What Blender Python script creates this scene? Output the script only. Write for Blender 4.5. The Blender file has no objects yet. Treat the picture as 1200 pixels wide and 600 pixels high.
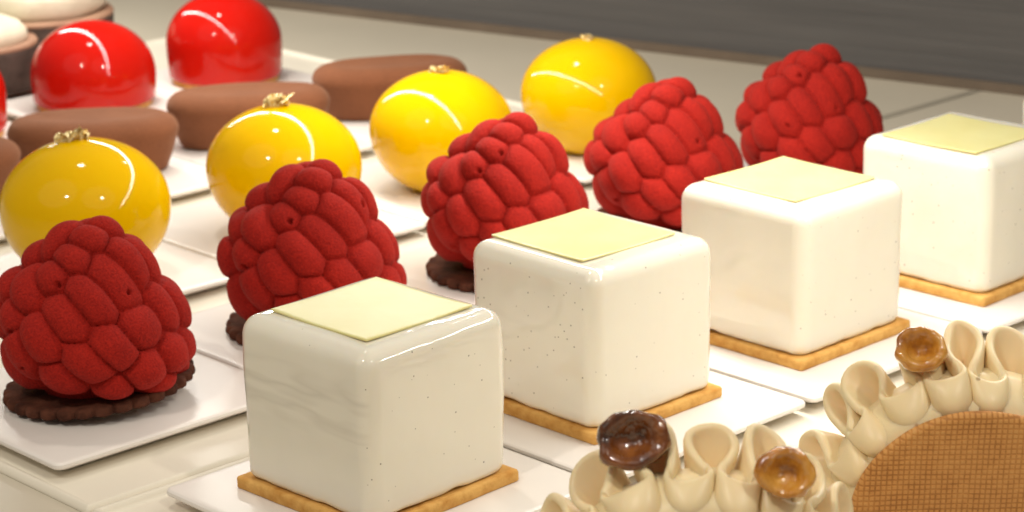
import bpy, math, random
import numpy as np
from mathutils import Vector, Matrix, noise

S = 0.05                      # one cake width (5 cm) is the modelling unit
PI = math.pi
scene = bpy.context.scene
col = scene.collection
random.seed(7)

# ---------------------------------------------------------------- layout axes
ORG = np.array([-2.575, 12.617])
AX = math.radians(43.2)       # direction in which the plates of a row follow one another
EU = np.array([math.cos(AX), math.sin(AX)])
EV = np.array([-math.sin(AX), math.cos(AX)])


def W(u, v):
    return ORG + EU * u + EV * v


# ---------------------------------------------------------------- materials
def nodes_of(name):
    m = bpy.data.materials.new(name)
    m.use_nodes = True
    nt = m.node_tree
    b = nt.nodes['Principled BSDF']
    return m, nt, b


def N(nt, typ, **kw):
    n = nt.nodes.new(typ)
    for k, v in kw.items():
        if k in n.inputs:
            n.inputs[k].default_value = v
        else:
            setattr(n, k, v)
    return n


def noise_tex(nt, scale, detail=4.0, rough=0.55, vec=None):
    t = N(nt, 'ShaderNodeTexNoise')
    t.inputs['Scale'].default_value = scale
    t.inputs['Detail'].default_value = detail
    t.inputs['Roughness'].default_value = rough
    if vec is None:
        tc = N(nt, 'ShaderNodeTexCoord')
        vec = tc.outputs['Object']
    nt.links.new(vec, t.inputs['Vector'])
    return t


def ramp(nt, fac, stops):
    r = N(nt, 'ShaderNodeValToRGB')
    el = r.color_ramp.elements
    while len(el) < len(stops):
        el.new(0.5)
    for e, (p, c) in zip(el, stops):
        e.position = p
        e.color = (*c, 1)
    nt.links.new(fac, r.inputs['Fac'])
    return r


def add_bump(nt, b, height, strength, dist, normal=None):
    bp = N(nt, 'ShaderNodeBump')
    bp.inputs['Strength'].default_value = strength
    bp.inputs['Distance'].default_value = dist
    nt.links.new(height, bp.inputs['Height'])
    if normal is not None:
        nt.links.new(normal, bp.inputs['Normal'])
    nt.links.new(bp.outputs['Normal'], b.inputs['Normal'])
    return bp.outputs['Normal']


def simple(name, c1, c2, scale=60, rough=0.5, bump=0.0, bscale=400, bdist=0.0005, coat=0.0, sss=0.0, sheen=0.0,
           spec=0.5, metal=0.0, ior=1.45, coat_rough=0.03, sheen_tint=None, detail=5.0, lo=0.35, hi=0.65):
    m, nt, b = nodes_of(name)
    t = noise_tex(nt, scale, detail)
    r = ramp(nt, t.outputs['Fac'], [(lo, c1), (hi, c2)])
    nt.links.new(r.outputs['Color'], b.inputs['Base Color'])
    b.inputs['Roughness'].default_value = rough
    b.inputs['Metallic'].default_value = metal
    b.inputs['IOR'].default_value = ior
    b.inputs['Specular IOR Level'].default_value = spec
    b.inputs['Coat Weight'].default_value = coat
    b.inputs['Coat Roughness'].default_value = coat_rough
    if sss:
        b.inputs['Subsurface Weight'].default_value = sss
        b.inputs['Subsurface Radius'].default_value = (1.0, 0.6, 0.35)
        b.inputs['Subsurface Scale'].default_value = 0.004
    if sheen:
        b.inputs['Sheen Weight'].default_value = sheen
        b.inputs['Sheen Roughness'].default_value = 0.45
        if sheen_tint:
            b.inputs['Sheen Tint'].default_value = (*sheen_tint, 1)
    if bump:
        t2 = noise_tex(nt, bscale, 3.0)
        add_bump(nt, b, t2.outputs['Fac'], bump, bdist)
    return m


def mat_glaze(name='vanilla_glaze', reflection_paint=0.0):
    """milk-white mirror glaze with vanilla seeds and a slightly rippled skin"""
    m, nt, b = nodes_of(name)
    tc = N(nt, 'ShaderNodeTexCoord')
    oi = N(nt, 'ShaderNodeObjectInfo')
    add = N(nt, 'ShaderNodeVectorMath', operation='ADD')
    nt.links.new(tc.outputs['Object'], add.inputs[0])
    nt.links.new(oi.outputs['Location'], add.inputs[1])
    v = N(nt, 'ShaderNodeTexVoronoi')
    v.inputs['Scale'].default_value = 400
    nt.links.new(add.outputs[0], v.inputs['Vector'])
    # only some cells hold a seed, and each seed has its own size
    sep = N(nt, 'ShaderNodeSeparateColor')
    nt.links.new(v.outputs['Color'], sep.inputs[0])
    size = N(nt, 'ShaderNodeMapRange')
    size.inputs['From Min'].default_value = 0.52
    size.inputs['From Max'].default_value = 1.0
    size.inputs['To Min'].default_value = 0.06
    size.inputs['To Max'].default_value = 0.135
    nt.links.new(sep.outputs[0], size.inputs['Value'])
    ok = N(nt, 'ShaderNodeMath', operation='GREATER_THAN')
    nt.links.new(sep.outputs[0], ok.inputs[0])
    ok.inputs[1].default_value = 0.56
    thr = N(nt, 'ShaderNodeMath', operation='MULTIPLY')
    nt.links.new(size.outputs[0], thr.inputs[0])
    nt.links.new(ok.outputs[0], thr.inputs[1])
    sub = N(nt, 'ShaderNodeMath', operation='SUBTRACT')
    nt.links.new(thr.outputs[0], sub.inputs[0])
    nt.links.new(v.outputs['Distance'], sub.inputs[1])
    spot = N(nt, 'ShaderNodeMapRange')
    spot.inputs['From Min'].default_value = 0.0
    spot.inputs['From Max'].default_value = 0.05
    spot.inputs['To Max'].default_value = 0.8
    nt.links.new(sub.outputs[0], spot.inputs['Value'])
    t = noise_tex(nt, 26, 3.0, vec=add.outputs[0])
    base = ramp(nt, t.outputs['Fac'], [(0.3, (0.80, 0.76, 0.65)), (0.7, (0.83, 0.79, 0.68))])
    base_col = base.outputs['Color']
    if reflection_paint:
        # wavy grey reflections painted into the glaze colour, in a band of one face
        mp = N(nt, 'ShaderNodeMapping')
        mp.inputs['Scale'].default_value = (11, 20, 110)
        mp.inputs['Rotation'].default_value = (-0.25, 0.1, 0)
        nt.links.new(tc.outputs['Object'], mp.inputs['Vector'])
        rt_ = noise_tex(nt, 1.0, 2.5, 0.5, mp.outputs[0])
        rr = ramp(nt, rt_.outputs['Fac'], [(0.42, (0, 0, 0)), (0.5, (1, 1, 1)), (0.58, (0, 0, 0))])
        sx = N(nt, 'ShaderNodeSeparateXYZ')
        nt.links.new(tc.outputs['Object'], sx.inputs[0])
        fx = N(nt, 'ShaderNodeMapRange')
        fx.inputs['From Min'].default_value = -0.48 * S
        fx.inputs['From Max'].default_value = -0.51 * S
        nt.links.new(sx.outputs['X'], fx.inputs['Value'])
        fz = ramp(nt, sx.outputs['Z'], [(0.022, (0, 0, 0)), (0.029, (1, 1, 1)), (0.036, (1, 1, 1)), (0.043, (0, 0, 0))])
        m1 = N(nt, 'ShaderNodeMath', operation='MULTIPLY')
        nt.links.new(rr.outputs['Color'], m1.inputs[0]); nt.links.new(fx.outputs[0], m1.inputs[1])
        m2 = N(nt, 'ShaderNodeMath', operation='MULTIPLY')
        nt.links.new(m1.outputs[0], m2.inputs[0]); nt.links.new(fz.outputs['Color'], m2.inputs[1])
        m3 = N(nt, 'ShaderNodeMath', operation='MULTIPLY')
        nt.links.new(m2.outputs[0], m3.inputs[0]); m3.inputs[1].default_value = reflection_paint
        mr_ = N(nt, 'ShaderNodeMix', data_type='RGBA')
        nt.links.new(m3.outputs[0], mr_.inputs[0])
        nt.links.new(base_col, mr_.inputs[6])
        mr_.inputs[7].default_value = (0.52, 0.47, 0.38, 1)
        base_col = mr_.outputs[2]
    mix = N(nt, 'ShaderNodeMix', data_type='RGBA')
    nt.links.new(spot.outputs[0], mix.inputs[0])
    nt.links.new(base_col, mix.inputs[6])
    mix.inputs[7].default_value = (0.17, 0.14, 0.10, 1)
    nt.links.new(mix.outputs[2], b.inputs['Base Color'])
    b.inputs['Roughness'].default_value = 0.09
    b.inputs['Specular IOR Level'].default_value = 0.5
    b.inputs['Coat Weight'].default_value = 0.6
    b.inputs['Coat Roughness'].default_value = 0.03
    b.inputs['Subsurface Weight'].default_value = 0.35
    b.inputs['Subsurface Radius'].default_value = (1.0, 0.75, 0.5)
    b.inputs['Subsurface Scale'].default_value = 0.003
    t2 = noise_tex(nt, 38, 3.0, vec=add.outputs[0])
    add_bump(nt, b, t2.outputs['Fac'], 0.45, 0.0012)
    return m


def mat_velvet(name, c1, c2, grain=1500, bump=1.0, bdist=0.0005, sheen=0.35, tint=(1, .35, .3)):
    """sprayed cocoa-butter velvet: fine grain, no gloss"""
    m, nt, b = nodes_of(name)
    tc = N(nt, 'ShaderNodeTexCoord')
    t = noise_tex(nt, grain, 2.0, 0.6, tc.outputs['Object'])
    t3 = noise_tex(nt, 60, 3.0, 0.6, tc.outputs['Object'])
    mx = N(nt, 'ShaderNodeMath', operation='MULTIPLY_ADD')
    nt.links.new(t.outputs['Fac'], mx.inputs[0])
    mx.inputs[1].default_value = 0.65
    mul = N(nt, 'ShaderNodeMath', operation='MULTIPLY')
    nt.links.new(t3.outputs['Fac'], mul.inputs[0])
    mul.inputs[1].default_value = 0.35
    nt.links.new(mul.outputs[0], mx.inputs[2])
    r = ramp(nt, mx.outputs[0], [(0.34, c1), (0.66, c2)])
    nt.links.new(r.outputs['Color'], b.inputs['Base Color'])
    b.inputs['Roughness'].default_value = 0.85
    b.inputs['Specular IOR Level'].default_value = 0.22
    b.inputs['Sheen Weight'].default_value = sheen
    b.inputs['Sheen Roughness'].default_value = 0.5
    b.inputs['Sheen Tint'].default_value = (*tint, 1)
    add_bump(nt, b, t.outputs['Fac'], bump, bdist)
    return m


def mat_glossy(name, c1, c2, sss_r, coat=1.0, sss=0.3):
    """mirror-glazed dome"""
    m, nt, b = nodes_of(name)
    t = noise_tex(nt, 30, 3.0)
    r = ramp(nt, t.outputs['Fac'], [(0.35, c1), (0.65, c2)])
    nt.links.new(r.outputs['Color'], b.inputs['Base Color'])
    b.inputs['Roughness'].default_value = 0.07
    b.inputs['Specular IOR Level'].default_value = 0.22
    b.inputs['Coat Weight'].default_value = coat
    b.inputs['Coat Roughness'].default_value = 0.02
    b.inputs['Subsurface Weight'].default_value = sss
    b.inputs['Subsurface Radius'].default_value = sss_r
    b.inputs['Subsurface Scale'].default_value = 0.004
    t2 = noise_tex(nt, 55, 2.0)
    add_bump(nt, b, t2.outputs['Fac'], 0.06, 0.0006)
    return m


def mat_waffle():
    """crisp waffle biscuit with a fine woven grid pressed into it"""
    m, nt, b = nodes_of('waffle')
    tc = N(nt, 'ShaderNodeTexCoord')
    dn = noise_tex(nt, 45, 2.0, 0.5, tc.outputs['Object'])
    dv = N(nt, 'ShaderNodeVectorMath', operation='MULTIPLY_ADD')
    nt.links.new(dn.outputs['Color'], dv.inputs[0])
    dv.inputs[1].default_value = (0.0009, 0.0009, 0.0009)
    nt.links.new(tc.outputs['Object'], dv.inputs[2])
    sp = N(nt, 'ShaderNodeSeparateXYZ')
    nt.links.new(dv.outputs[0], sp.inputs[0])
    K = 2 * PI / (0.0255 * S)

    def wave(sock, k):
        a = N(nt, 'ShaderNodeMath', operation='MULTIPLY')
        nt.links.new(sock, a.inputs[0]); a.inputs[1].default_value = k
        s = N(nt, 'ShaderNodeMath', operation='SINE')
        nt.links.new(a.outputs[0], s.inputs[0])
        c = N(nt, 'ShaderNodeMapRange')
        c.inputs['From Min'].default_value = -1.0
        c.inputs['From Max'].default_value = -0.1
        nt.links.new(s.outputs[0], c.inputs['Value'])
        return c.outputs[0]
    wx, wz = wave(sp.outputs['X'], K), wave(sp.outputs['Z'], K * 0.93)
    mn = N(nt, 'ShaderNodeMath', operation='MULTIPLY')
    nt.links.new(wx, mn.inputs[0]); nt.links.new(wz, mn.inputs[1])
    t = noise_tex(nt, 420, 4.0, 0.6, tc.outputs['Object'])
    t2 = noise_tex(nt, 50, 4.0, 0.6, tc.outputs['Object'])
    ma = N(nt, 'ShaderNodeMath', operation='MULTIPLY_ADD')
    nt.links.new(mn.outputs[0], ma.inputs[0]); ma.inputs[1].default_value = 0.22
    m2 = N(nt, 'ShaderNodeMath', operation='MULTIPLY_ADD')
    nt.links.new(t.outputs['Fac'], m2.inputs[0]); m2.inputs[1].default_value = 0.35
    m3 = N(nt, 'ShaderNodeMath', operation='MULTIPLY')
    nt.links.new(t2.outputs['Fac'], m3.inputs[0]); m3.inputs[1].default_value = 0.45
    nt.links.new(m3.outputs[0], m2.inputs[2])
    nt.links.new(m2.outputs[0], ma.inputs[2])
    r = ramp(nt, ma.outputs[0], [(0.30, (0.36, 0.145, 0.034)), (0.50, (0.62, 0.285, 0.078)), (0.80, (0.72, 0.39, 0.13))])
    nt.links.new(r.outputs['Color'], b.inputs['Base Color'])
    b.inputs['Roughness'].default_value = 0.6
    b.inputs['Specular IOR Level'].default_value = 0.3
    add_bump(nt, b, ma.outputs[0], 0.8, 0.0006)
    return m


def mat_cream():
    m, nt, b = nodes_of('vanilla_cream')
    tc = N(nt, 'ShaderNodeTexCoord')
    v = N(nt, 'ShaderNodeTexVoronoi')
    v.inputs['Scale'].default_value = 190
    nt.links.new(tc.outputs['Object'], v.inputs['Vector'])
    sep = N(nt, 'ShaderNodeSeparateColor')
    nt.links.new(v.outputs['Color'], sep.inputs[0])
    thr = N(nt, 'ShaderNodeMapRange')
    thr.inputs['From Min'].default_value = 0.62
    thr.inputs['From Max'].default_value = 1.0
    thr.inputs['To Max'].default_value = 0.14
    nt.links.new(sep.outputs[0], thr.inputs['Value'])
    sub = N(nt, 'ShaderNodeMath', operation='SUBTRACT')
    nt.links.new(thr.outputs[0], sub.inputs[0]); nt.links.new(v.outputs['Distance'], sub.inputs[1])
    spot = N(nt, 'ShaderNodeMapRange')
    spot.inputs['From Max'].default_value = 0.06
    spot.inputs['To Max'].default_value = 0.6
    nt.links.new(sub.outputs[0], spot.inputs['Value'])
    t = noise_tex(nt, 45, 4.0)
    base = ramp(nt, t.outputs['Fac'], [(0.3, (0.87, 0.70, 0.42)), (0.7, (0.90, 0.745, 0.47))])
    mix = N(nt, 'ShaderNodeMix', data_type='RGBA')
    nt.links.new(spot.outputs[0], mix.inputs[0])
    nt.links.new(base.outputs['Color'], mix.inputs[6])
    mix.inputs[7].default_value = (0.20, 0.12, 0.05, 1)
    nt.links.new(mix.outputs[2], b.inputs['Base Color'])
    b.inputs['Roughness'].default_value = 0.38
    b.inputs['Specular IOR Level'].default_value = 0.4
    b.inputs['Subsurface Weight'].default_value = 0.25
    b.inputs['Subsurface Radius'].default_value = (1.0, 0.6, 0.3)
    b.inputs['Subsurface Scale'].default_value = 0.0025
    t2 = noise_tex(nt, 240, 4.0)
    add_bump(nt, b, t2.outputs['Fac'], 0.18, 0.0006)
    return m


def mat_caramel(name, c1, c2, c3):
    m, nt, b = nodes_of(name)
    t = noise_tex(nt, 120, 4.0, 0.6)
    r = ramp(nt, t.outputs['Fac'], [(0.34, c1), (0.5, c2), (0.66, c3)])
    nt.links.new(r.outputs['Color'], b.inputs['Base Color'])
    b.inputs['Roughness'].default_value = 0.12
    b.inputs['Coat Weight'].default_value = 1.0
    b.inputs['Coat Roughness'].default_value = 0.03
    t2 = noise_tex(nt, 230, 3.0, 0.5)
    nm = add_bump(nt, b, t2.outputs['Fac'], 0.6, 0.0015)
    nt.links.new(nm, b.inputs['Coat Normal'])
    return m


def mat_wall():
    """dark brushed back panel with lengthwise streaks"""
    m, nt, b = nodes_of('brushed_panel')
    tc = N(nt, 'ShaderNodeTexCoord')
    mp = N(nt, 'ShaderNodeMapping')
    mp.inputs['Scale'].default_value = (1.2, 1.0, 38.0)
    nt.links.new(tc.outputs['Object'], mp.inputs['Vector'])
    t = noise_tex(nt, 5.0, 6.0, 0.62, mp.outputs[0])
    r = ramp(nt, t.outputs['Fac'], [(0.3, (0.082, 0.079, 0.078)), (0.72, (0.122, 0.116, 0.112))])
    nt.links.new(r.outputs['Color'], b.inputs['Base Color'])
    b.inputs['Roughness'].default_value = 0.55
    add_bump(nt, b, t.outputs['Fac'], 0.2, 0.002)
    return m


M = {
    'glaze': mat_glaze(),
    'reflection_glaze': mat_glaze('vanilla_glaze_painted_reflection', 0.4),
    'biscuit': simple('butter_biscuit', (0.55, 0.26, 0.058), (0.74, 0.43, 0.13), 200, 0.75, 0.7, 700, 0.0005, spec=0.2, detail=8.0, lo=0.3, hi=0.6),
    'white_chocolate': simple('white_chocolate', (0.74, 0.645, 0.275), (0.77, 0.68, 0.32), 55, 0.32, 0.12, 220, 0.0006, sss=0.3),
    'raspberry': mat_velvet('raspberry_velvet', (0.235, 0.005, 0.003), (0.43, 0.015, 0.007), sheen=0.05),
    'choc_biscuit': simple('cocoa_biscuit', (0.042, 0.013, 0.007), (0.125, 0.043, 0.024), 160, 0.85, 0.7, 500, 0.0007, spec=0.2),
    'choc_velvet': mat_velvet('milk_chocolate_velvet', (0.150, 0.052, 0.022), (0.215, 0.077, 0.033), 1500, 0.5, 0.0003, 0.15, (1, .7, .5)),
    'yellow': mat_glossy('yellow_glaze', (0.73, 0.430, 0.0), (0.76, 0.46, 0.001), (1.0, 0.5, 0.03), coat=0.0, sss=0.15),
    'red': mat_glossy('red_glaze', (0.44, 0.006, 0.003), (0.48, 0.010, 0.004), (1.0, 0.15, 0.05), coat=0.05, sss=0.05),
    'gold': simple('gold_leaf', (0.90, 0.70, 0.28), (0.97, 0.84, 0.50), 300, 0.3, 0.5, 500, 0.0006, metal=0.35),
    'plate': simple('white_plastic', (0.80, 0.755, 0.71), (0.815, 0.77, 0.725), 20, 0.30, 0.05, 30, 0.0003),
    'tray': simple('cream_plastic', (0.77, 0.715, 0.60), (0.795, 0.74, 0.625), 16, 0.38, 0.05, 25, 0.0004),
    'shelf': simple('shelf_laminate', (0.54, 0.49, 0.39), (0.60, 0.545, 0.44), 6, 0.35, 0.05, 60, 0.0005),
    'counter': simple('counter_laminate', (0.70, 0.64, 0.52), (0.73, 0.67, 0.55), 9, 0.4),
    'trim': simple('bronze_trim', (0.15, 0.115, 0.085), (0.20, 0.155, 0.115), 14, 0.45, metal=0.2),
    'shelf_streak': simple('dark_streak', (0.30, 0.27, 0.215), (0.35, 0.315, 0.25), 20, 0.7),
    'wall': mat_wall(),
    'waffle': mat_waffle(),
    'cream': mat_cream(),
    'nut_dark': mat_caramel('dark_caramel', (0.018, 0.005, 0.002), (0.16, 0.045, 0.009), (0.30, 0.10, 0.02)),
    'nut': mat_caramel('amber_caramel', (0.26, 0.075, 0.007), (0.58, 0.24, 0.028), (0.76, 0.40, 0.08)),
    'meringue': simple('meringue', (0.62, 0.57, 0.44), (0.72, 0.66, 0.52), 40, 0.35, 0.4, 60, 0.002),
    'tart_shell': simple('dark_tart_shell', (0.05, 0.036, 0.03), (0.10, 0.072, 0.06), 90, 0.8, 0.5, 300, 0.001, spec=0.2),
    'tart_rim': simple('tart_rim', (0.30, 0.16, 0.10), (0.40, 0.235, 0.15), 60, 0.7, 0.3, 200, 0.001),
}


# ---------------------------------------------------------------- mesh helpers
def mesh_obj(name, verts, faces, mat, parent=None, smooth=True, sharp=None):
    me = bpy.data.meshes.new(name)
    me.from_pydata([tuple(float(c) * S for c in v) for v in verts], [], [tuple(f) for f in faces])
    me.validate()
    me.update()
    if smooth:
        me.polygons.foreach_set('use_smooth', [True] * len(me.polygons))
        if sharp is not None:
            me.set_sharp_from_angle(angle=math.radians(sharp))
    me.materials.append(mat)
    o = bpy.data.objects.new(name, me)
    col.objects.link(o)
    if parent is not None:
        o.parent = parent
    return o


def tag(o, label, cat, group=None, kind=None):
    o['label'] = label
    o['category'] = cat
    if group:
        o['group'] = group
    if kind:
        o['kind'] = kind
    return o


def struct(o):
    o['kind'] = 'structure'
    return o


def thing(name, label, cat, xy, z=0.0, rot=0.0, group=None):
    o = bpy.data.objects.new(name, None)
    o.empty_display_size = 0.01
    col.objects.link(o)
    o.location = (xy[0] * S, xy[1] * S, z * S)
    o.rotation_euler = (0, 0, rot)
    return tag(o, label, cat, group)


def copy_part(src, parent):
    c = src.copy()
    col.objects.link(c)
    c.parent = parent
    return c


def rsq_loop(hx, hy, r, n_side=10, n_cor=8):
    """rounded rectangle outline, counter-clockwise"""
    r = max(min(r, hx - 1e-4, hy - 1e-4), 0.002)
    pts = []
    for k, (sx, sy) in enumerate(((1, -1), (1, 1), (-1, 1), (-1, -1))):
        cx, cy = sx * (hx - r), sy * (hy - r)
        a0 = -PI / 2 + k * PI / 2
        for j in range(n_cor + 1):
            a = a0 + (PI / 2) * j / n_cor
            pts.append((cx + r * math.cos(a), cy + r * math.sin(a)))
        nx, ny = ((1, 1), (-1, 1), (-1, -1), (1, -1))[k]
        ex, ey = nx * (hx - r), ny * (hy - r)
        a1 = a0 + PI / 2
        p0 = (cx + r * math.cos(a1), cy + r * math.sin(a1))
        p1 = (ex + r * math.cos(a1), ey + r * math.sin(a1))
        for j in range(1, n_side):
            t = j / n_side
            pts.append((p0[0] + (p1[0] - p0[0]) * t, p0[1] + (p1[1] - p0[1]) * t))
    return pts


def rsq_solid(hx, hy, rv, profile, n_side=10, n_cor=8, caps=(0.66, 0.33), warp=None, base_cap=True):
    """stack of inset rounded rectangles. profile: (inset, z) bottom to top"""
    V, F = [], []
    loops = []
    for d, z in profile:
        l = rsq_loop(hx - d, hy - d, rv - d, n_side, n_cor)
        loops.append([(x, y, z) for x, y in l])
    top = loops[-1]
    for c in caps:
        loops.append([(x * c, y * c, z) for x, y, z in top])
    n = len(top)
    for l in loops:
        V += l
    for k in range(len(loops) - 1):
        for i in range(n):
            j = (i + 1) % n
            F.append((k * n + i, k * n + j, (k + 1) * n + j, (k + 1) * n + i))
    V.append((0, 0, top[0][2]))
    ci = len(V) - 1
    k = len(loops) - 1
    for i in range(n):
        F.append((k * n + i, k * n + (i + 1) % n, ci))
    if base_cap:
        F.append(tuple(range(n - 1, -1, -1)))
    if warp:
        V = [warp(*p) for p in V]
    return V, F


def lathe(profile, seg=64, warp=None):
    """profile (r, z) from bottom to top; first and last may be r = 0"""
    V, F = [], []
    n = seg
    rows = []
    for r, z in profile:
        if r < 1e-6:
            V.append((0, 0, z)); rows.append(('p', len(V) - 1))
        else:
            s = len(V)
            for i in range(n):
                a = 2 * PI * i / n
                V.append((r * math.cos(a), r * math.sin(a), z))
            rows.append(('r', s))
    for (ta, a), (tb, b) in zip(rows[:-1], rows[1:]):
        for i in range(n):
            j = (i + 1) % n
            if ta == 'p' and tb == 'r':
                F.append((a, b + j, b + i))
            elif ta == 'r' and tb == 'p':
                F.append((a + i, a + j, b))
            elif ta == 'r' and tb == 'r':
                F.append((a + i, a + j, b + j, b + i))
    if warp:
        V = [warp(*p) for p in V]
    return V, F


def nz(x, y, z, sc, seed=0.0):
    return noise.noise(Vector((x * sc + seed, y * sc + seed * 1.7, z * sc - seed)))


# ---------------------------------------------------------------- the setting
TRAY_Z = -0.10


def uv_quad(name, u0, u1, v0, v1, z, mat):
    c = [W(u0, v0), W(u1, v0), W(u1, v1), W(u0, v1)]
    return mesh_obj(name, [(p[0], p[1], z) for p in c], [(0, 1, 2, 3)], mat, smooth=False)


struct(uv_quad('counter', -30, 40, -30, 40, -0.30, M['counter']))
# the shelf the trays stand on, ending at the back panel
BA, BB = np.array([-2.52, 26.49]), np.array([4.753, 21.578])
bd = (BB - BA) / np.linalg.norm(BB - BA)
bn = np.array([-bd[1], bd[0]])              # away from the camera
P0, P1 = BA - bd * 30, BB + bd * 30


def slab_between(name, a, b, depth0, depth1, z0, z1, mat):
    """upright or flat box running along the back edge"""
    o2 = (a + b) / 2
    V = []
    L = np.linalg.norm(b - a) / 2
    for z in (z0, z1):
        for (l, d) in ((-L, depth0), (L, depth0), (L, depth1), (-L, depth1)):
            V.append((l, d, z))
    F = [(3, 2, 1, 0), (4, 5, 6, 7), (0, 1, 5, 4), (1, 2, 6, 5), (2, 3, 7, 6), (3, 0, 4, 7)]
    o = mesh_obj(name, V, F, mat, smooth=False)
    o.location = (o2[0] * S, o2[1] * S, 0)
    o.rotation_euler = (0, 0, math.atan2(bd[1], bd[0]))
    return o


struct(slab_between('shelf', P0, P1, -16.0, 0.02, -0.24, -0.115, M['shelf']))
tag(slab_between('back_panel', P0, P1, 0.02, 0.3, -0.24, 9.0, M['wall']),
    'dark grey brushed panel with lengthwise streaks closing the back of the display', 'panel')
tag(slab_between('edge_trim', P0, P1, -0.03, 0.018, -0.113, -0.02, M['trim']),
    'narrow brown trim strip along the foot of the dark back panel', 'trim')
tag(uv_quad('shelf_dark_streak', 9.2, 12.0, 1.90, 1.99, -0.110, M['shelf_streak']),  # thin darker streak laid flat just above the shelf top
    'dark streak across the beige shelf right of the farthest raspberry', 'joint')


def make_tray(name, label, u0, u1, v0, v1):
    """shallow tray: flat bed with a rounded raised rim all round"""
    hx, hy = (u1 - u0) / 2, (v1 - v0) / 2
    prof = [(0.0, -0.0125), (0.0, -0.006), (0.008, 0.008), (0.022, 0.024), (0.04, 0.028), (0.055, 0.022), (0.066, 0.006), (0.075, -0.004), (0.10, -0.005)]
    V, F = rsq_solid(hx, hy, 0.03, prof, 4, 6, caps=(0.5,))
    o = mesh_obj(name, V, F, M['tray'], sharp=50)
    c = W((u0 + u1) / 2, (v0 + v1) / 2)
    o.location = (c[0] * S, c[1] * S, TRAY_Z * S)
    o.rotation_euler = (0, 0, AX)
    tag(o, label, 'tray', 'cream trays under the plates')
    return o


make_tray('display_tray', 'cream tray with a rounded rim under the raspberry and yellow dome plates', -0.15, 8.1, -0.482, 9.6)
make_tray('display_tray', 'cream tray under the row of white cubes and the waffle tarts', -0.15, 10.2, -7.0, -0.498)

# ---------------------------------------------------------------- plates
PH = 0.845


def make_plate_mesh():
    prof = [(0.12, -0.095), (0.10, -0.07), (0.05, -0.046), (0.006, -0.036), (0.0, -0.026), (0.003, -0.010), (0.012, -0.002), (0.022, 0.0), (0.05, -0.0005)]
    return rsq_solid(PH, PH, 0.055, prof, 6, 5)


plate_src = None


def plate(u, v, label, group, turn=0.0, dz=0.0, half=0.862):
    global plate_src
    c = W(u, v)
    if plate_src is None:
        V, F = make_plate_mesh()
        o = mesh_obj('serving_plate', V, F, M['plate'], sharp=35)
        plate_src = o
    else:
        o = plate_src.copy()
        col.objects.link(o)
    o.location = (c[0] * S, c[1] * S, (-0.002 + dz) * S)
    o.rotation_euler = (0, 0, AX + turn)
    o.scale = (half / PH, 1.0, 1.0)
    return tag(o, label, 'plate', group)


# ---------------------------------------------------------------- vanilla cubes
def glaze_mesh(seed):
    rt = 0.105
    prof = [(0.045, 0.064), (0.026, 0.066), (0.010, 0.078), (0.003, 0.10)]
    for k in range(1, 14):
        prof.append((0.0, 0.10 + (0.895 - 0.10) * k / 13))
    for k in range(1, 9):
        a = (PI / 2) * k / 8
        prof.append((rt * (1 - math.cos(a)), 1.0 - rt + rt * math.sin(a)))

    def warp(x, y, z):
        taper = 0.988 + 0.012 * min(1, z / 0.5)
        n1 = nz(x, y, z, 2.2, seed) * 0.010
        n2 = nz(x, y, z, 6.0, seed + 9) * 0.0035
        l = math.hypot(x, y) + 1e-6
        f = taper * (1 + (n1 + n2) / max(l, 0.3)) if z > 0.09 else taper * (1 + nz(x, y, 0, 9, seed + 3) * 0.010)
        dz = nz(x, y, 1, 3.0, seed + 5) * 0.004 if z > 0.8 else 0
        if z < 0.12:
            dz += max(0, nz(x, y, 0, 7, seed + 1)) * 0.02 * (0.12 - z) / 0.055
        return x * f, y * f, z + dz
    return rsq_solid(0.524, 0.524, 0.10, prof, 26, 9, caps=(0.85, 0.7, 0.5, 0.25), warp=warp)


def base_mesh(seed):
    prof = [(0.004, 0.0), (0.0, 0.006), (0.0, 0.052), (0.006, 0.062), (0.014, 0.064), (0.05, 0.064)]

    def warp(x, y, z):
        f = 1 + nz(x, y, z * 3, 7, seed) * 0.006
        return x * f, y * f, z + nz(x, y, 0, 4, seed) * 0.003 * (z > 0.03)
    return rsq_solid(0.553, 0.553, 0.022, prof, 22, 4, warp=warp)


def slab_mesh(seed, h=0.384, t=0.011):
    prof = [(0.0, 0.0), (0.0, t * 0.8), (0.003, t), (0.02, t)]

    def warp(x, y, z):
        q = (abs(x * y)) / (h * h)
        return x + nz(x, y, 0, 5, seed) * 0.004, y + nz(y, x, 0, 5, seed) * 0.004, z + 0.006 * q * q + nz(x, y, 2, 2.5, seed) * 0.003
    return rsq_solid(h, h, 0.006, prof, 14, 2, caps=(0.8, 0.6, 0.4, 0.2), warp=warp)


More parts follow.
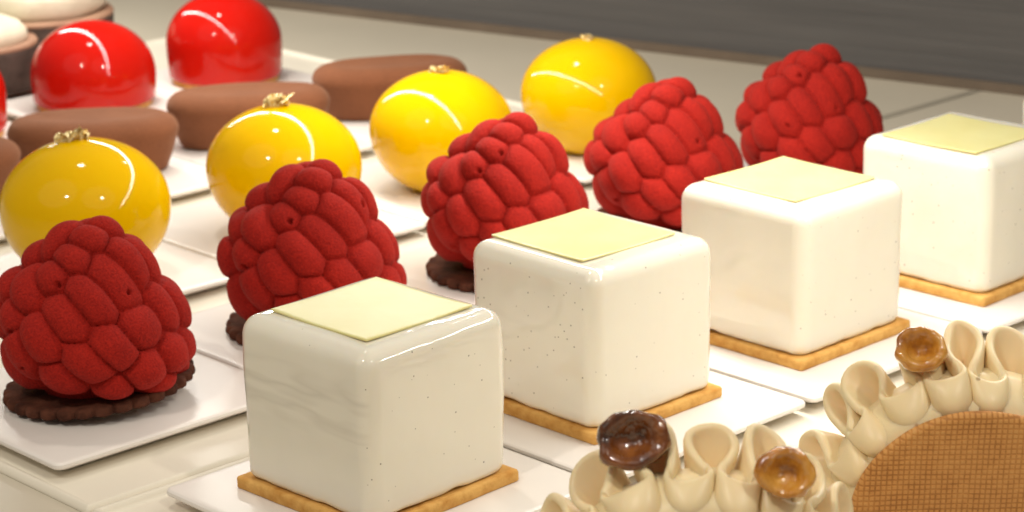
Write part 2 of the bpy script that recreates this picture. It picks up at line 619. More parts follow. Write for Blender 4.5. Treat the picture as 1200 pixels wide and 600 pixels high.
cubes = [
    ((-0.761, 12.249), 0.0, 1.3, (0.0, 0.017), 'white glazed cube nearest the camera, with wavy grey painted reflections on its left face', 0.75),
    ((0.470, 13.530), -2.4, -0.6, (-0.047, 0.047), 'white glazed cube behind the nearest one, its front corner just above the darkest hazelnut', 5.1),
    ((1.789, 14.696), -2.7, 0.0, (-0.016, 0.034), 'third white glazed cube from the left, in front of the fourth raspberry', 9.3),
    ((3.121, 15.865), -0.9, 0.3, (-0.048, -0.064), 'white glazed cube beside the farthest raspberry, its right face cut by the picture edge', 13.7),
    ((4.452, 17.035), -1.5, 0.5, (-0.02, 0.02), 'white glazed cube at the row end, only a sliver of its left edge in view', 17.9),
]
for i, (xy, ra, rb, co, lab, seed) in enumerate(cubes):
    t = thing('glazed_cube_cake', lab, 'cake', xy, 0, PI / 4 + math.radians(ra * 0.5 + rb * 0.5), 'white glazed cube cakes')
    V, F = glaze_mesh(seed)
    mesh_obj('glaze', V, F, M['reflection_glaze' if i == 0 else 'glaze'], t)
    V, F = base_mesh(seed)
    mesh_obj('biscuit_base', V, F, M['biscuit'], t, sharp=50)
    V, F = slab_mesh(seed)
    sl = mesh_obj('chocolate_square', V, F, M['white_chocolate'], t, sharp=50)
    rz = t.rotation_euler.z
    c, s = math.cos(-rz), math.sin(-rz)
    sl.location = ((co[0] * c - co[1] * s) * S, (co[0] * s + co[1] * c) * S, 1.001 * S)
    sl.rotation_euler = (0, 0, math.radians((ra - rb) * 0.5))
    d = np.array(xy) - ORG
    plab = ['white square plate under the nearest glazed cube', 'white square plate under the glazed cube behind the nearest one',
            'white square plate under the glazed cube in the middle of the row', 'white square plate under the cube beside the farthest raspberry',
            'white square plate under the cube cut off at the right edge'][i]
    plate(1.07 + i * 1.768, -1.54, plab, 'plates under the white cubes', dz=0.0 if i % 2 == 0 else 0.0)

# ---------------------------------------------------------------- raspberries
DRUPE = [  # azimuth, height, half length, half width, slant of the long axis
    (0.041, 1.10, 0.150, 0.11, 1.87), (-1.504, 1.055, 0.150, 0.115, 2.86), (-0.057, 0.907, 0.176, 0.13, 1.75),
    (-0.634, 0.93, 0.185, 0.125, 1.95), (-1.846, 0.957, 0.162, 0.108, 2.75), (-1.077, 0.862, 0.215, 0.142, 2.22),
    (-2.149, 0.845, 0.135, 0.115, 2.7), (-1.45, 0.763, 0.196, 0.122, 2.37), (-1.754, 0.64, 0.190, 0.130, 2.45),
    (-2.54, 0.725, 0.190, 0.14, 2.3), (-0.853, 0.616, 0.166, 0.135, 0.31), (-1.208, 0.502, 0.168, 0.146, 2.49),
    (-0.358, 0.688, 0.170, 0.12, 1.8), (0.062, 0.643, 0.185, 0.13, 1.75), (-0.442, 0.409, 0.160, 0.145, 1.67),
    (-0.06, 0.40, 0.16, 0.14, 1.5), (-0.853, 0.325, 0.16, 0.150, 0.26), (-1.488, 0.375, 0.180, 0.135, 2.75),
    (-2.05, 0.46, 0.170, 0.140, 2.3), (-2.35, 0.33, 0.165, 0.14, 2.3), (-2.562, 0.50, 0.15, 0.13, 2.4),
    (-1.84, 0.235, 0.167, 0.12, 3.0), (-1.209, 0.21, 0.141, 0.12, 3.1), (-0.55, 0.20, 0.14, 0.12, 0.4)]
RP = [(0.0, .44), (.05, .455), (.10, .485), (.17, .53), (.26, .56), (.36, .59), (.48, .585), (.607, .548), (.70, .495), (.77, .447), (.86, .378),
      (.93, .318), (1.0, .245), (1.05, .185), (1.09, .125), (1.115, .07), (1.125, 0.0)]
DEPTH = 0.17


def raspberry_profile():
    z = np.array([p[0] for p in RP]); r = np.array([p[1] for p in RP])
    # arc-length resample, then pull in by the height of a drupelet
    seg = np.hypot(np.diff(z), np.diff(r)); L = np.r_[0, np.cumsum(seg)]
    t = np.linspace(0, L[-1], 150)
    zz, rr = np.interp(t, L, z), np.interp(t, L, r)
    k = np.ones(9) / 9
    zs = np.convolve(np.pad(zz, 4, mode='edge'), k, 'valid'); rs = np.convolve(np.pad(rr, 4, mode='edge'), k, 'valid')
    zs[0], rs[0], zs[-1], rs[-1] = zz[0], rr[0], zz[-1], 0.0
    return rs, zs


RS_R, RS_Z = raspberry_profile()


def surf(th, z):
    i = np.searchsorted(RS_Z, z)
    r = np.interp(z, RS_Z, RS_R)
    return np.array([r * math.cos(th), r * math.sin(th), z])


def frame_at(th, z):
    e = 0.02
    a, b = surf(th, max(z - e, 0.01)), surf(th, min(z + e, 1.118))
    up = b - a; up /= np.linalg.norm(up) + 1e-9
    tn = np.array([-math.sin(th), math.cos(th), 0.0])
    return tn, up, np.cross(tn, up)


def fill_drupelets():
    rng = random.Random(11)
    D = list(DRUPE)
    P = [surf(d[0], d[1]) for d in D]
    for sep in (0.275, 0.25, 0.225):
        for _ in range(3000):
            th = rng.uniform(-PI, PI); z = rng.uniform(0.14, 1.1)
            if -2.75 < th < 0.1 and 0.15 < z:
                continue
            p = surf(th, z)
            if min(np.linalg.norm(p - q) for q in P) > sep:
                D.append((th, z, rng.uniform(.155, .19), rng.uniform(.12, .14), 2.3 + rng.uniform(-.35, .35)))
                P.append(p)
    return D


ALL_D = fill_drupelets()


def raspberry_mesh(seed):
    rng = random.Random(seed)
    nth, nz_ = 300, 150
    th = np.linspace(0, 2 * PI, nth, endpoint=False)
    R = RS_R[:, None] * np.ones((1, nth)); Z = RS_Z[:, None] * np.ones((1, nth))
    X = np.stack([R * np.cos(th), R * np.sin(th), Z], -1)
    dr, dz = np.gradient(RS_R), np.gradient(RS_Z)
    nl = np.hypot(dr, dz) + 1e-9
    nr, nzz = dz / nl, -dr / nl
    nr[-4:] = np.linspace(nr[-4], 0, 4); nzz[-4:] = 1
    Nn = np.stack([nr[:, None] * np.cos(th), nr[:, None] * np.sin(th), nzz[:, None] * np.ones(nth)], -1)
    Nn /= np.linalg.norm(Nn, axis=-1, keepdims=True)
    s1 = np.full(R.shape, 9.0); s2 = np.full(R.shape, 9.0); dep = np.full(R.shape, DEPTH)
    for (t, z, a, b, g) in ALL_D:
        c = surf(t, z)
        tn, up, nn = frame_at(t, z)
        g2 = g + rng.uniform(-.06, .06)
        ax = tn * math.cos(g2) + up * math.sin(g2)
        bx = -tn * math.sin(g2) + up * math.cos(g2)
        d = X - c
        p, q, w = d @ ax, d @ bx, d @ nn
        sk = (np.abs(p / a) ** 2.15 + np.abs(q / b) ** 2.15 + np.abs(w / 0.32) ** 2.15) ** (1 / 2.15)
        dk = DEPTH * rng.uniform(.9, 1.1)
        near = sk < s1
        s2 = np.where(near, s1, np.minimum(s2, sk))
        dep = np.where(near, dk, dep)
        s1 = np.where(near, sk, s1)
    # every drupelet is a pillow that dips into a crease where it meets its neighbour
    e = np.clip((s2 - s1) / 0.42, 0, 1)
    pillow = np.sqrt(np.clip(1 - (1 - e) ** 2.2, 0, 1))
    dome = np.clip(1 - (s1 / 1.5) ** 2, -0.2, 1)
    H = dep * (0.22 * pillow + 0.78 * dome)
    # little air holes left by the mould: at the tip of a few drupelets
    pits = rng.sample([0, 4, 6, 8, 9, 17, 18, 5, 3, 19, 20], 5)
    for j in pits:
        t, z, a, b, g = ALL_D[j]
        tn, up, nn = frame_at(t, z)
        e = -1 if j in (9, 17, 18, 19, 20, 3, 5) else rng.choice((-1, 1))
        dirv = tn * math.cos(g) + up * math.sin(g)
        if dirv[2] > 0:
            dirv = -dirv
        c = surf(t, z) + dirv * a * rng.uniform(.35, .85)
        d = np.linalg.norm(X - c, axis=-1)
        rad = rng.uniform(.013, .022)
        H -= 0.06 * np.clip(1 - (d / rad) ** 2, 0, 1) ** 0.6
    H *= np.clip((np.arange(nz_)[:, None]) / 8.0, 0.25, 1)
    Y = X + Nn * (H - DEPTH * 0.84)[..., None] * np.minimum(1, 1)
    lift = np.sin(PI * np.clip(Y[..., 2] / 0.98, 0, 1)) ** 0.8
    Y[..., 2] -= 0.20 * Y[..., 0] * lift
    Y[..., 0] += 0.03 * np.clip(Y[..., 2], 0, 1)
    V = [tuple(p) for p in Y[:-1].reshape(-1, 3)]
    tip = Y[-2].mean(axis=0) + np.array([0, 0, 0.001])
    V.append(tuple(tip))
    F = []
    for r in range(nz_ - 2):
        for i in range(nth):
            j = (i + 1) % nth
            F.append((r * nth + i, r * nth + j, (r + 1) * nth + j, (r + 1) * nth + i))
    r = nz_ - 2
    for i in range(nth):
        F.append((r * nth + i, r * nth + (i + 1) % nth, len(V) - 1))
    F.append(tuple(range(nth - 1, -1, -1)))
    return V, F


def fluted_disc(R, T, flutes=30, amp=0.034, seg=240, seed=0.0):
    V, F = [], []
    prof = [(0.03, 0.0), (0.006, 0.006), (0.0, 0.02), (0.0, T - 0.02), (0.008, T - 0.004), (0.035, T), (0.2, T)]
    for d, z in prof:
        for i in range(seg):
            a = 2 * PI * i / seg
            f = abs(math.sin(a * flutes / 2)) ** 0.7 * amp - amp
            r = R - d + f * (1 if d < 0.04 else 0.4) + nz(math.cos(a) * 3, math.sin(a) * 3, z * 4, 2.3, seed) * 0.006
            V.append((r * math.cos(a), r * math.sin(a), z + (nz(math.cos(a), math.sin(a), 0, 5, seed) * 0.006 if z > 0.03 else 0)))
    for k in range(len(prof) - 1):
        for i in range(seg):
            j = (i + 1) % seg
            F.append((k * seg + i, k * seg + j, (k + 1) * seg + j, (k + 1) * seg + i))
    F.append(tuple(range(seg - 1, -1, -1)))
    k = len(prof) - 1
    F.append(tuple(k * seg + i for i in range(seg)))
    return V, F


rasp = [
    (0.78, 0.76, 0.0, 1.0, 'red velvet raspberry nearest the camera at the left edge, its whole cocoa biscuit in view'),
    (2.50, 0.80, 0.10, 1.0, 'red velvet raspberry right behind the nearest white cube, several small dark holes in it'),
    (4.21, 0.77, -0.16, 1.0, 'red velvet raspberry left of the second white cube, half hidden by it'),
    (5.78, 0.72, -0.22, 0.99, 'red velvet raspberry touching the middle white cube, in front of the farthest yellow dome'),
    (7.37, 0.66, -0.42, 0.99, 'red velvet raspberry farthest back, its tip against the beige shelf and dark panel'),
]
rl = ['white square plate under the nearest raspberry at the left', 'white square plate under the raspberry behind the nearest cube',
      'white square plate under the raspberry left of the second cube', 'white square plate under the raspberry in front of the farthest yellow dome',
      'white square plate under the farthest raspberry']
for i, (u, v, ra, sc, lab) in enumerate(rasp):
    xy = W(u, v)
    t = thing('raspberry_cake', lab, 'cake', xy, 0, ra, 'red raspberry shaped cakes')
    V, F = raspberry_mesh(31 + i)
    b = mesh_obj('raspberry_body', [(p[0] * sc, p[1] * sc, p[2] * sc * 0.985 + 0.04) for p in V], F, M['raspberry'], t)
    V, F = fluted_disc(0.585, 0.062, 30, seed=i * 3.3)
    bb = mesh_obj('biscuit_base', V, F, M['choc_biscuit'], t, sharp=60)
    bb.location = (0.0, 0.06 * S, (0.05 if i == 0 else 0.0) * S)
    bb.rotation_euler = (0, math.radians(-5 if i == 0 else 0), 0)
    plate(0.845 + i * 1.735, 0.845, rl[i], 'plates under the raspberries')


# ---------------------------------------------------------------- yellow domes
def dome_profile(a, top, low, k_low, n=26):
    zc = low * a
    prof = [(0.0, 0.0)]
    rb = math.sqrt(1 - k_low ** 2)
    prof += [(a * rb * 0.6, 0.0), (a * rb * 0.93, 0.0), (a * rb * 0.985, 0.008)]
    for k in range(1, n):
        q = 1 - k / n
        r = a * math.sqrt(1 - (q * k_low) ** 2)
        prof.append((r, 0.012 + (zc - 0.012) * (1 - q)))
    for k in range(0, n):
        an = (PI / 2) * k / n
        prof.append((a * math.cos(an), zc + top * a * math.sin(an)))
    prof.append((0.0, zc + top * a))
    return prof


def gold_leaf_mesh(seed, wx, wz, blobs):
    """crumpled scraps of gold leaf: small sheets folded by noise, with ragged edges"""
    rng = random.Random(seed)
    V, F = [], []
    for b in range(blobs):
        n = 9
        base = len(V)
        c = np.array([rng.uniform(-wx, wx) * .6, rng.uniform(-.02, .02), rng.uniform(.15, .6) * wz])
        e1 = np.array([rng.uniform(.5, 1), rng.uniform(-.6, .6), rng.uniform(-.6, .6)]); e1 /= np.linalg.norm(e1)
        e2 = np.cross(e1, np.array([rng.uniform(-.8, .8), 1.0, rng.uniform(-.5, .5)])); e2 /= np.linalg.norm(e2)
        e3 = np.cross(e1, e2)
        L, Wd = rng.uniform(.5, .9) * wx, rng.uniform(.5, .9) * wz
        for i in range(n):
            for j in range(n):
                p, q = i / (n - 1) * 2 - 1, j / (n - 1) * 2 - 1
                rag = 1 - .30 * abs(noise.noise(Vector((p * 2.2 + seed, q * 2.2, b * 3.1)))) * (abs(p) ** 2 + abs(q) ** 2)
                k = noise.noise(Vector((p * 1.7 + b * 5, q * 1.7 + seed, 3.0))) * .085 + noise.noise(Vector((p * 3.5 + b, q * 3.5, seed))) * .05
                pt = c + e1 * p * L * rag + e2 * q * Wd * rag + e3 * k
                V.append((pt[0], pt[1], max(pt[2], -0.012)))
        for i in range(n - 1):
            for j in range(n - 1):
                if i in (0, n - 2) and j in (0, n - 2) and rng.random() < .7:
                    continue
                F.append((base + i * n + j, base + (i + 1) * n + j, base + (i + 1) * n + j + 1, base + i * n + j + 1))
    return V, F


yell = [
    ((-2.985, 16.22), 0.597, 'glossy yellow dome nearest the camera, behind the nearest raspberry, gold leaf tuft on top', (0.12, 0.055, 4), -0.05),
    ((-1.68, 17.26), 0.579, 'glossy yellow dome behind the second raspberry, with a bushy gold leaf tuft', (0.08, 0.075, 4), -0.03),
    ((-0.535, 18.38), 0.569, 'glossy yellow dome behind the third raspberry, in front of the farthest brown oval', (0.075, 0.035, 3), -0.02),
    ((0.667, 19.50), 0.569, 'glossy yellow dome farthest right, standing against the beige shelf', (0.06, 0.04, 3), -0.03),
]
yl = ['white square plate under the nearest yellow dome', 'white square plate under the yellow dome behind the second raspberry',
      'white square plate under the yellow dome in front of the farthest brown oval', 'white square plate under the farthest yellow dome']
for i, (xy, a, lab, (gx, gz, nb), gox) in enumerate(yell):
    t = thing('yellow_dome_cake', lab, 'cake', xy, 0, 0.3 * i, 'yellow dome cakes')
    V, F = lathe(dome_profile(a, 0.80, 0.85, 0.9), 96)
    mesh_obj('glaze', V, F, M['yellow'], t)
    V, F = gold_leaf_mesh(50 + i, gx, gz, nb)
    g = mesh_obj('gold_leaf', V, F, M['gold'], t, sharp=40)
    g.location = (gox * S, 0, (1.65 * a - 0.004) * S)
    g.rotation_euler = (0, 0, -0.3 * i)
    plate(2.20 + i * 1.66, 2.98, yl[i], 'plates under the yellow domes', half=0.822)


# ---------------------------------------------------------------- brown ovals
def oval_mesh(L, Wd, H, seed):
    """oblong with rounded ends, narrowing towards the base, shallow dish on top"""
    prof = [(0.17, 0.0, 0), (0.125, 0.006, 0), (0.10, 0.03, 0)]
    for k in range(1, 11):
        q = k / 10
        prof.append((0.10 * (1 - q) ** 1.15, 0.03 + (H - 0.16) * q, 0))
    for k in range(1, 9):
        a = (PI / 2) * k / 8
        prof.append((0.17 * (1 - math.cos(a)), H - 0.13 + 0.13 * math.sin(a), 0))
    prof += [(0.22, H - 0.004, 0), (0.27, H - 0.012, 0), (0.32, H - 0.016, 0)]
    seg = 120
    V, F = [], []
    for d, z, _ in prof:
        hx, hy = L - d, max(Wd - d, 0.03)
        for i in range(seg):
            a = 2 * PI * i / seg
            e = 2.35
            c, s = math.cos(a), math.sin(a)
            V.append((hx * math.copysign(abs(c) ** (2 / e), c), hy * math.copysign(abs(s) ** (2 / e), s), z + nz(c, s, z, 1.5, seed) * 0.008 * (z > .1)))
    for k in range(len(prof) - 1):
        for i in range(seg):
            j = (i + 1) % seg
            F.append((k * seg + i, k * seg + j, (k + 1) * seg + j, (k + 1) * seg + i))
    F.append(tuple(range(seg - 1, -1, -1)))
    k = len(prof) - 1
    F.append(tuple(k * seg + i for i in range(seg)))
    return V, F


brown = [((3.835, 5.30), 0.10, 'brown velvet oval behind the nearest yellow dome, below the left red dome'),
         ((5.277, 5.10), 0.14, 'brown velvet oval behind the second yellow dome, below the farthest red dome'),
         ((6.789, 5.01), 0.20, 'brown velvet oval farthest back, behind the third yellow dome'),
         ((2.42, 5.45), 0.10, 'brown velvet oval at the left picture edge, only its right end in view')]
bl = ['white square plate under the brown oval behind the nearest yellow dome', 'white square plate under the brown oval in the middle of its row',
      'white square plate under the farthest brown oval', 'white square plate under the brown oval cut by the left edge']
for i, ((u, v), ra, lab) in enumerate(brown):
    V, F = oval_mesh(0.695, 0.40, 0.47, i * 2.1)
    o = mesh_obj('chocolate_oval', V, F, M['choc_velvet'], None)
    xy = W(u, v)
    o.location = (xy[0] * S, xy[1] * S, 0.0)
    o.rotation_euler = (0, 0, ra)
    tag(o, lab, 'cake', 'brown oval cakes')
    plate((3.835, 5.30, 6.77, 2.37)[i], 5.10, bl[i], 'plates under the brown ovals', half=0.725)

# ---------------------------------------------------------------- red domes
reds = [((5.19, 7.31), 0.57, 0.775, 'glossy red dome at the upper left, wholly in view above a brown oval'),
        ((6.622, 7.226), 0.55, 0.84, 'glossy red dome farthest back, cut by the top edge of the picture'),
        ((3.586, 7.276), 0.565, 0.85, 'glossy red dome at the left picture edge, only its right side in view')]
dl = ['white square plate under the red dome behind the nearest brown oval', 'white square plate under the farthest red dome',
      'white square plate under the red dome cut by the left edge']
for i, ((u, v), a, h, lab) in enumerate(reds):
    t = thing('red_dome_cake', lab, 'cake', W(u, v), 0, 0, 'red dome cakes')
    prof = [(0, 0.05), (a * 0.9, 0.05), (a * 0.955, 0.055), (a * 0.975, 0.075)]
    zc = h - 0.86 * a
    for k in range(1, 9):
        prof.append((a * (0.975 + 0.025 * math.sin(PI / 2 * k / 8)), 0.075 + (zc - 0.075) * k / 8))
    for k in range(1, 28):
        an = PI / 2 * k / 28
        prof.append((a * math.cos(an), zc + 0.86 * a * math.sin(an)))
    prof.append((0, h))
    V, F = lathe(prof, 96)
    mesh_obj('glaze', V, F, M['red'], t)
    V, F = lathe([(0, 0), (a * .91, 0), (a * .92, 0.01), (a * .92, 0.04), (a * .91, 0.05), (0, 0.05)], 64)
    mesh_obj('biscuit_base', V, F, M['biscuit'], t, sharp=50)
    plate(u, 7.25, dl[i], 'plates under the red domes', half=0.71)

# ---------------------------------------------------------------- tarts at the far left
for i, (xy, lab) in enumerate((((-5.01, 22.30), 'small dark tart at the top left edge with a peaked white meringue'),
                               ((-4.58, 23.30), 'larger dark tart at the top left corner with a wide pale cream top'))):
    R = (0.56, 0.70)[i]
    t = thing('chocolate_tart', lab, 'tart', xy, 0, 0, 'dark tarts in the far left corner')
    H = (0.42, 0.50)[i]
    V, F = lathe([(0, 0), (R * .93, 0), (R * .95, .01), (R, H - .06), (R, H - .012), (R * .985, H), (R * .9, H), (R * .88, H - .05), (0, H - .05)], 72)
    mesh_obj('tart_shell', V, F, M['tart_shell'], t, sharp=40)
    V, F = lathe([(R * .84, H - .02), (R * 1.002, H - .01), (R * 1.006, H + .01), (R * 0.99, H + .03), (R * .9, H + .04), (R * .80, H + .03)], 72)
    mesh_obj('tart_rim', V, F, M['tart_rim'], t)
    if i == 0:
        pr = [(R * .80, H + .02), (R * .84, H + .06), (R * .82, H + .13), (R * .70, H + .20), (R * .48, H + .25), (R * .30, H + .29), (R * .22, H + .34), (R * .18, H + .39), (R * .1, H + .43), (0, H + .44)]
        V, F = lathe(pr, 64, warp=lambda x, y, z: (x + nz(x, y, z, 3, 2) * .03 + max(0, z - 0.80) * .3, y + nz(x, y, z, 3, 7) * .03, z))
        mesh_obj('meringue', V, F, M['meringue'], t)
    else:
        pr = [(R * .80, H + .02), (R * .90, H + .08), (R * .92, H + .20), (R * .88, H + .30), (R * .7, H + .345), (R * .4, H + .36), (0, H + .36)]
        V, F = lathe(pr, 72, warp=lambda x, y, z: (x * (1 + nz(x, y, z, 4, 5) * .03), y * (1 + nz(x, y, z, 4, 8) * .03), z + nz(x, y, 0, 3, 4) * .02))
        mesh_obj('cream_top', V, F, M['meringue'], t)


# ---------------------------------------------------------------- waffle tarts
def disc_mesh(R, T):
    """waffle disc in the xz plane, its face towards -y"""
    prof = [(0.0, -T / 2), (R - .03, -T / 2), (R - .012, -T / 2 + .004), (R - .002, -T / 2 + .018), (R, 0.0), (R - .002, T / 2 - .018), (R - .012, T / 2 - .004), (R - .03, T / 2), (0, T / 2)]
    V, F = lathe([(r, z) for r, z in prof], 160)
    out = []
    for x, y, z in V:
        w = nz(x, y, 0, 2.0, 3.0) * 0.012
        f = 1 + nz(x, y, 0, 4.0, 1.0) * 0.008
        out.append((x * f, z + w, y * f))
    return out, [tuple(reversed(f)) for f in F]


def meander(omega, n):
    """one period of a sine-generated curve, advance and depth both scaled to 1"""
    th = omega * np.cos(2 * PI * (np.arange(n * 8) + .5) / (n * 8))
    x = np.r_[0, np.cumsum(np.cos(th))]; y = np.r_[0, np.cumsum(np.sin(th))]
    x /= x[-1]
    y -= (y.max() + y.min()) / 2
    y /= (y.max() - y.min())
    return x[::8][:n], y[::8][:n]


def ruffle_mesh(R, depth, a0, a1, folds, seed, height=0.10):
    rng = random.Random(seed)
    n = 40
    TT = 15
    V, F = [], []
    th = 0.027
    jit = [(rng.uniform(-.34, .34), rng.uniform(.78, 1.15), rng.uniform(-.10, .08)) for _ in range(folds + 2)]
    wts = np.array([rng.uniform(.78, 1.25) for _ in range(folds)])
    cum = np.r_[0, np.cumsum(wts)] / wts.sum() * folds
    twist = [rng.uniform(-.05, .05) for _ in range(folds + 2)]
    ts = np.linspace(0, 1, TT)
    sheet = np.zeros((TT, folds * n, 3))
    for it, t in enumerate(ts):
        om = 1.93 + 0.04 * min(1, t / 0.6)
        x1, y1 = meander(om, n)
        for f in range(folds):
            j0, j1 = jit[f], jit[f + 1]
            for i in range(n):
                q = i / n
                sm = q * q * (3 - 2 * q)
                sh = j0[0] * (1 - sm) + j1[0] * sm
                amp = j0[1] * (1 - sm) + j1[1] * sm
                hh = j0[2] * (1 - sm) + j1[2] * sm
                ph = cum[f] + x1[i] * (cum[f + 1] - cum[f]) + sh * 0.25
                tw = twist[f] * (1 - sm) + twist[f + 1] * sm
                ang = a0 + (a1 - a0) * ph / folds + tw * t
                w = y1[i] * (0.92 if y1[i] < 0 else 1.15) * depth * amp * (0.78 + 0.22 * math.sin(PI * 0.62 * t) / 0.93)
                front = max(0.0, -y1[i]) * 2
                back = max(0.0, y1[i]) * 2
                # front lobes belly out below their lip, back loops lean away
                yy = w - front * 0.065 * math.sin(PI * min(1, 0.12 + t * 0.88)) + back * 0.06 * t * t
                cu = max(0.0, (t - 0.55) / 0.45)
                yy += front * 0.035 * cu ** 2
                r = R * 0.80 + (height + R * 0.20) * t * (1.0 + hh) + 0.05 * back * t - 0.03 * front * t * t
                sheet[it, f * n + i] = (r * math.cos(ang), depth * 0.5 + 0.105 + yy, r * math.sin(ang))
    for it in range(TT):
        for i in range(folds * n):
            p = sheet[it, i]
            e = 0.5 + 0.5 * ts[it]
            sheet[it, i] = p + np.array([nz(*p, 4.5, seed), nz(*p, 4.5, seed + 5), nz(*p, 4.5, seed + 11)]) * 0.028 * e
    # thicken: offset both ways along the sheet normal, rounded lip
    du = np.gradient(sheet, axis=1); dt = np.gradient(sheet, axis=0)
    nn = np.cross(du, dt); nn /= np.linalg.norm(nn, axis=-1, keepdims=True) + 1e-9
    up = dt / (np.linalg.norm(dt, axis=-1, keepdims=True) + 1e-9)
    thick = th * (0.75 + 0.35 * (1 - ts))[:, None, None]
    A = sheet + nn * thick; B = sheet - nn * thick
    rows = [A[k] for k in range(TT)]
    for k in range(1, 6):
        a = PI * k / 6
        rows.append(sheet[-1] + nn[-1] * thick[-1] * math.cos(a) + up[-1] * thick[-1] * math.sin(a))
    rows += [B[k] for k in range(TT - 1, -1, -1)]
    m = folds * n
    for r in rows:
        V += [tuple(p) for p in r]
    for k in range(len(rows) - 1):
        for i in range(m - 1):
            F.append((k * m + i, k * m + i + 1, (k + 1) * m + i + 1, (k + 1) * m + i))
    F.append(tuple(k * m for k in range(len(rows))))
    F.append(tuple(k * m + m - 1 for k in range(len(rows) - 1, -1, -1)))
    # body of cream inside the ruffle
    cv, cf = lathe([(0, 0.04), (R * .97, 0.06), (R * 1.02, depth * .45), (R * 1.09, depth * .7), (R * 1.08, depth * .95), (R * .86, depth * .97), (0, depth * .97)], 64)
    b = len(V)
    V += [(x, z, y) for x, y, z in cv]
    F += [tuple(b + i for i in reversed(f)) for f in cf]
    return V, F


def nut_mesh(seed, rx=0.16, rz=0.125, dish=0.75):
    """half a hazelnut: rounded back, hollow cut face towards -y"""
    V, F = lathe([(0, -1.0), (.35, -.93), (.65, -.75), (.86, -.48), (.97, -.18), (1.0, 0.02), (1.0, .16), (.95, .28), (.85, .34), (.72, .31),
                  (.58, .20), (.44, .04), (.28, -.08), (.12, -.14), (0, -.15)], 56)
    out = []
    for x, y, z in V:
        f = 1 + nz(x, y, z, 1.1, seed) * 0.22 + nz(x, y, z, 3.0, seed + 4) * 0.07
        out.append((x * rx * f, -(z * 0.14) * (1 + nz(x, y, z, 2.0, seed + 2) * .3) + nz(x, y, z, 1.7, seed + 8) * 0.02, y * rz * f))
    return out, [tuple(reversed(f)) for f in F]


TILT = math.radians(12)
tarts = [
    ((0.775, 9.15), 0.586, 'waffle tart at the bottom edge carrying the darkest hazelnut and an amber one', 1,
     [((-0.283, 0.19, 1.375), 'nut_dark', 'very dark caramelised hazelnut', (0.155, 0.125), (28, -12), 3.0),
      ((0.325, -0.02, 1.295), 'nut', 'amber caramelised hazelnut with a deep hollow', (0.125, 0.112), (18, 14), 8.0)]),
    ((2.122, 10.302), 0.586, 'waffle tart at the right edge showing its grid patterned disc and one amber hazelnut', 5,
     [((-0.255, 0.10, 1.362), 'nut', 'amber caramelised hazelnut', (0.122, 0.105), (38, 6), 5.0)]),
    ((3.398, 11.50), 0.586, 'waffle tart cut by the right edge, only a curl of cream in view', 9, []),
]
for xy, R, lab, seed, nuts in tarts:
    t = thing('waffle_tart', lab, 'tart', xy, TRAY_Z * 0, 0, 'waffle tarts with cream ruffles')
    root_z = R * math.cos(TILT)
    dd = np.array(xy) + np.array([0, 0.2]) - ORG
    plate(float(dd @ EU), float(dd @ EV), 'white square plate under the ' + lab.split(' with')[0].split(' carrying')[0].split(' showing')[0].split(',')[0], 'plates under the waffle tarts', half=0.80)

    def pose(o):
        o.location = (0, 0, root_z * S)
        o.rotation_euler = (TILT, 0, 0)
    V, F = disc_mesh(R, 0.055)
    pose(mesh_obj('waffle_disc', V, F, M['waffle'], t, sharp=60))
    V, F = ruffle_mesh(R, 0.315, math.radians(212), math.radians(-32), 12, seed)
    rf = mesh_obj('cream_ruffle', V, F, M['cream'], t)
    pose(rf)
    for (loc, mt, nlab, (rx, rz), (tx, ty), sd) in nuts:
        V, F = nut_mesh(sd, rx, rz)
        nb = mesh_obj('hazelnut', V, F, M[mt], t)
        nb.location = tuple(c * S for c in loc)
        nb.rotation_euler = (math.radians(-tx), math.radians(ty), 0)
        nb['label'] = nlab

# ---------------------------------------------------------------- lamps
def area(name, loc, rot, sx, sy, power, color):
    l = bpy.data.lights.new(name, 'AREA')
    l.shape = 'RECTANGLE'
    l.size, l.size_y = sx * S, sy * S
    l.energy = power
    l.color = color
    o = bpy.data.objects.new(name, l)
    col.objects.link(o)
    o.location = tuple(c * S for c in loc)
    o.rotation_euler = rot
    return o


# the case's strip lamp hangs across the rows, 15 cm above the plates
La, Lb = W(3.97, -5.0), W(6.15, 12.5)
mid = (La + Lb) / 2
dv = Lb - La
area('strip_lamp', (mid[0], mid[1], 3.07), (0, 0, math.atan2(dv[1], dv[0])), float(np.linalg.norm(dv)), 0.17, 1.4, (1.0, 0.95, 0.87))


def bulb(name, loc, rad, power, color=(1.0, 0.82, 0.60)):
    l = bpy.data.lights.new(name, 'POINT')
    l.shadow_soft_size = rad * S
    l.energy = power
    l.color = color
    o = bpy.data.objects.new(name, l)
    col.objects.link(o)
    o.location = tuple(c * S for c in loc)


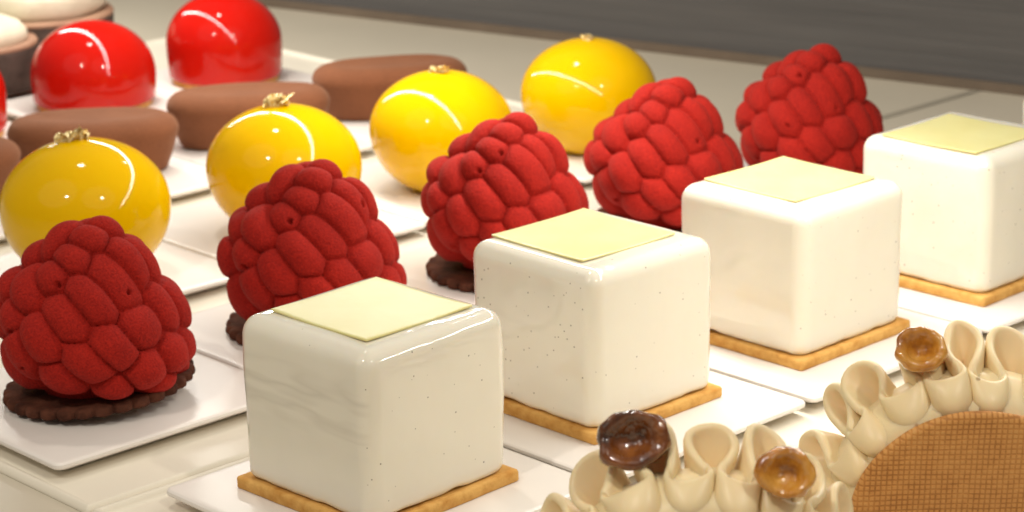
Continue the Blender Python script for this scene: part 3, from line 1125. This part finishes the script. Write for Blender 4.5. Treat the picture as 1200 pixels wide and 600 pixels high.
for loc, rad, pw in (((-4.3, 21.0, 21.0), 0.8, 9.0), ((-9.0, 1.0, 18.0), 0.35, 13.0), ((9.0, 1.0, 17.0), 0.35, 10.0), ((7.5, 32.0, 19.0), 0.3, 2.0),
                     ((-14.0, 4.0, 19.0), 11.0, 7.0), ((9.0, -2.0, 20.0), 11.0, 7.0)):  # these two: wide soft lamps added as fill, with no known source
    bulb('ceiling_or_fill_lamp', loc, rad, pw * 0.92, (1.0, 0.92, 0.80))

# ---------------------------------------------------------------- world: dim warm shop interior
w = bpy.data.worlds.new('World')
scene.world = w
w.use_nodes = True
nt = w.node_tree
bg = nt.nodes['Background']
tc = nt.nodes.new('ShaderNodeTexCoord')
sp = nt.nodes.new('ShaderNodeSeparateXYZ')
nt.links.new(tc.outputs['Generated'], sp.inputs[0])
mr = nt.nodes.new('ShaderNodeMapRange')
mr.inputs['From Min'].default_value = -0.1
mr.inputs['From Max'].default_value = 0.9
nt.links.new(sp.outputs['Z'], mr.inputs['Value'])
rp = nt.nodes.new('ShaderNodeValToRGB')
rp.color_ramp.elements[0].color = (0.44, 0.385, 0.31, 1)
rp.color_ramp.elements[1].color = (0.80, 0.74, 0.65, 1)
nt.links.new(mr.outputs[0], rp.inputs['Fac'])
nt.links.new(rp.outputs['Color'], bg.inputs['Color'])
bg.inputs['Strength'].default_value = 0.32

# ---------------------------------------------------------------- camera
F_PX, PITCH, ROLL, CH = 2812.04, 0.29713, -0.020237, 5.04289
cam = bpy.data.cameras.new('camera')
cam.sensor_width = 36.0
cam.lens = F_PX / 1200 * 36.0
cam.clip_start = 0.01
cam.clip_end = 100.0
co = bpy.data.objects.new('camera', cam)
col.objects.link(co)
fw = Vector((0, math.cos(PITCH), -math.sin(PITCH)))
rt = Vector((1, 0, 0))
up = rt.cross(fw)
rt2 = rt * math.cos(ROLL) + up * math.sin(ROLL)
up2 = -rt * math.sin(ROLL) + up * math.cos(ROLL)
mat = Matrix((rt2, up2, -fw)).transposed().to_4x4()
mat.translation = Vector((0, 0, CH * S))
co.matrix_world = mat
cam.dof.use_dof = True
cam.dof.focus_distance = 12.2 * S
cam.dof.aperture_fstop = cam.lens / (0.052 * S * 1000)
cam.dof.aperture_blades = 0
scene.camera = co

scene.view_settings.view_transform = 'Standard'
scene.view_settings.look = 'None'
scene.view_settings.exposure = 0.0
scene.view_settings.gamma = 1.0
scene.cycles.max_bounces = 8
scene.cycles.use_denoising = True
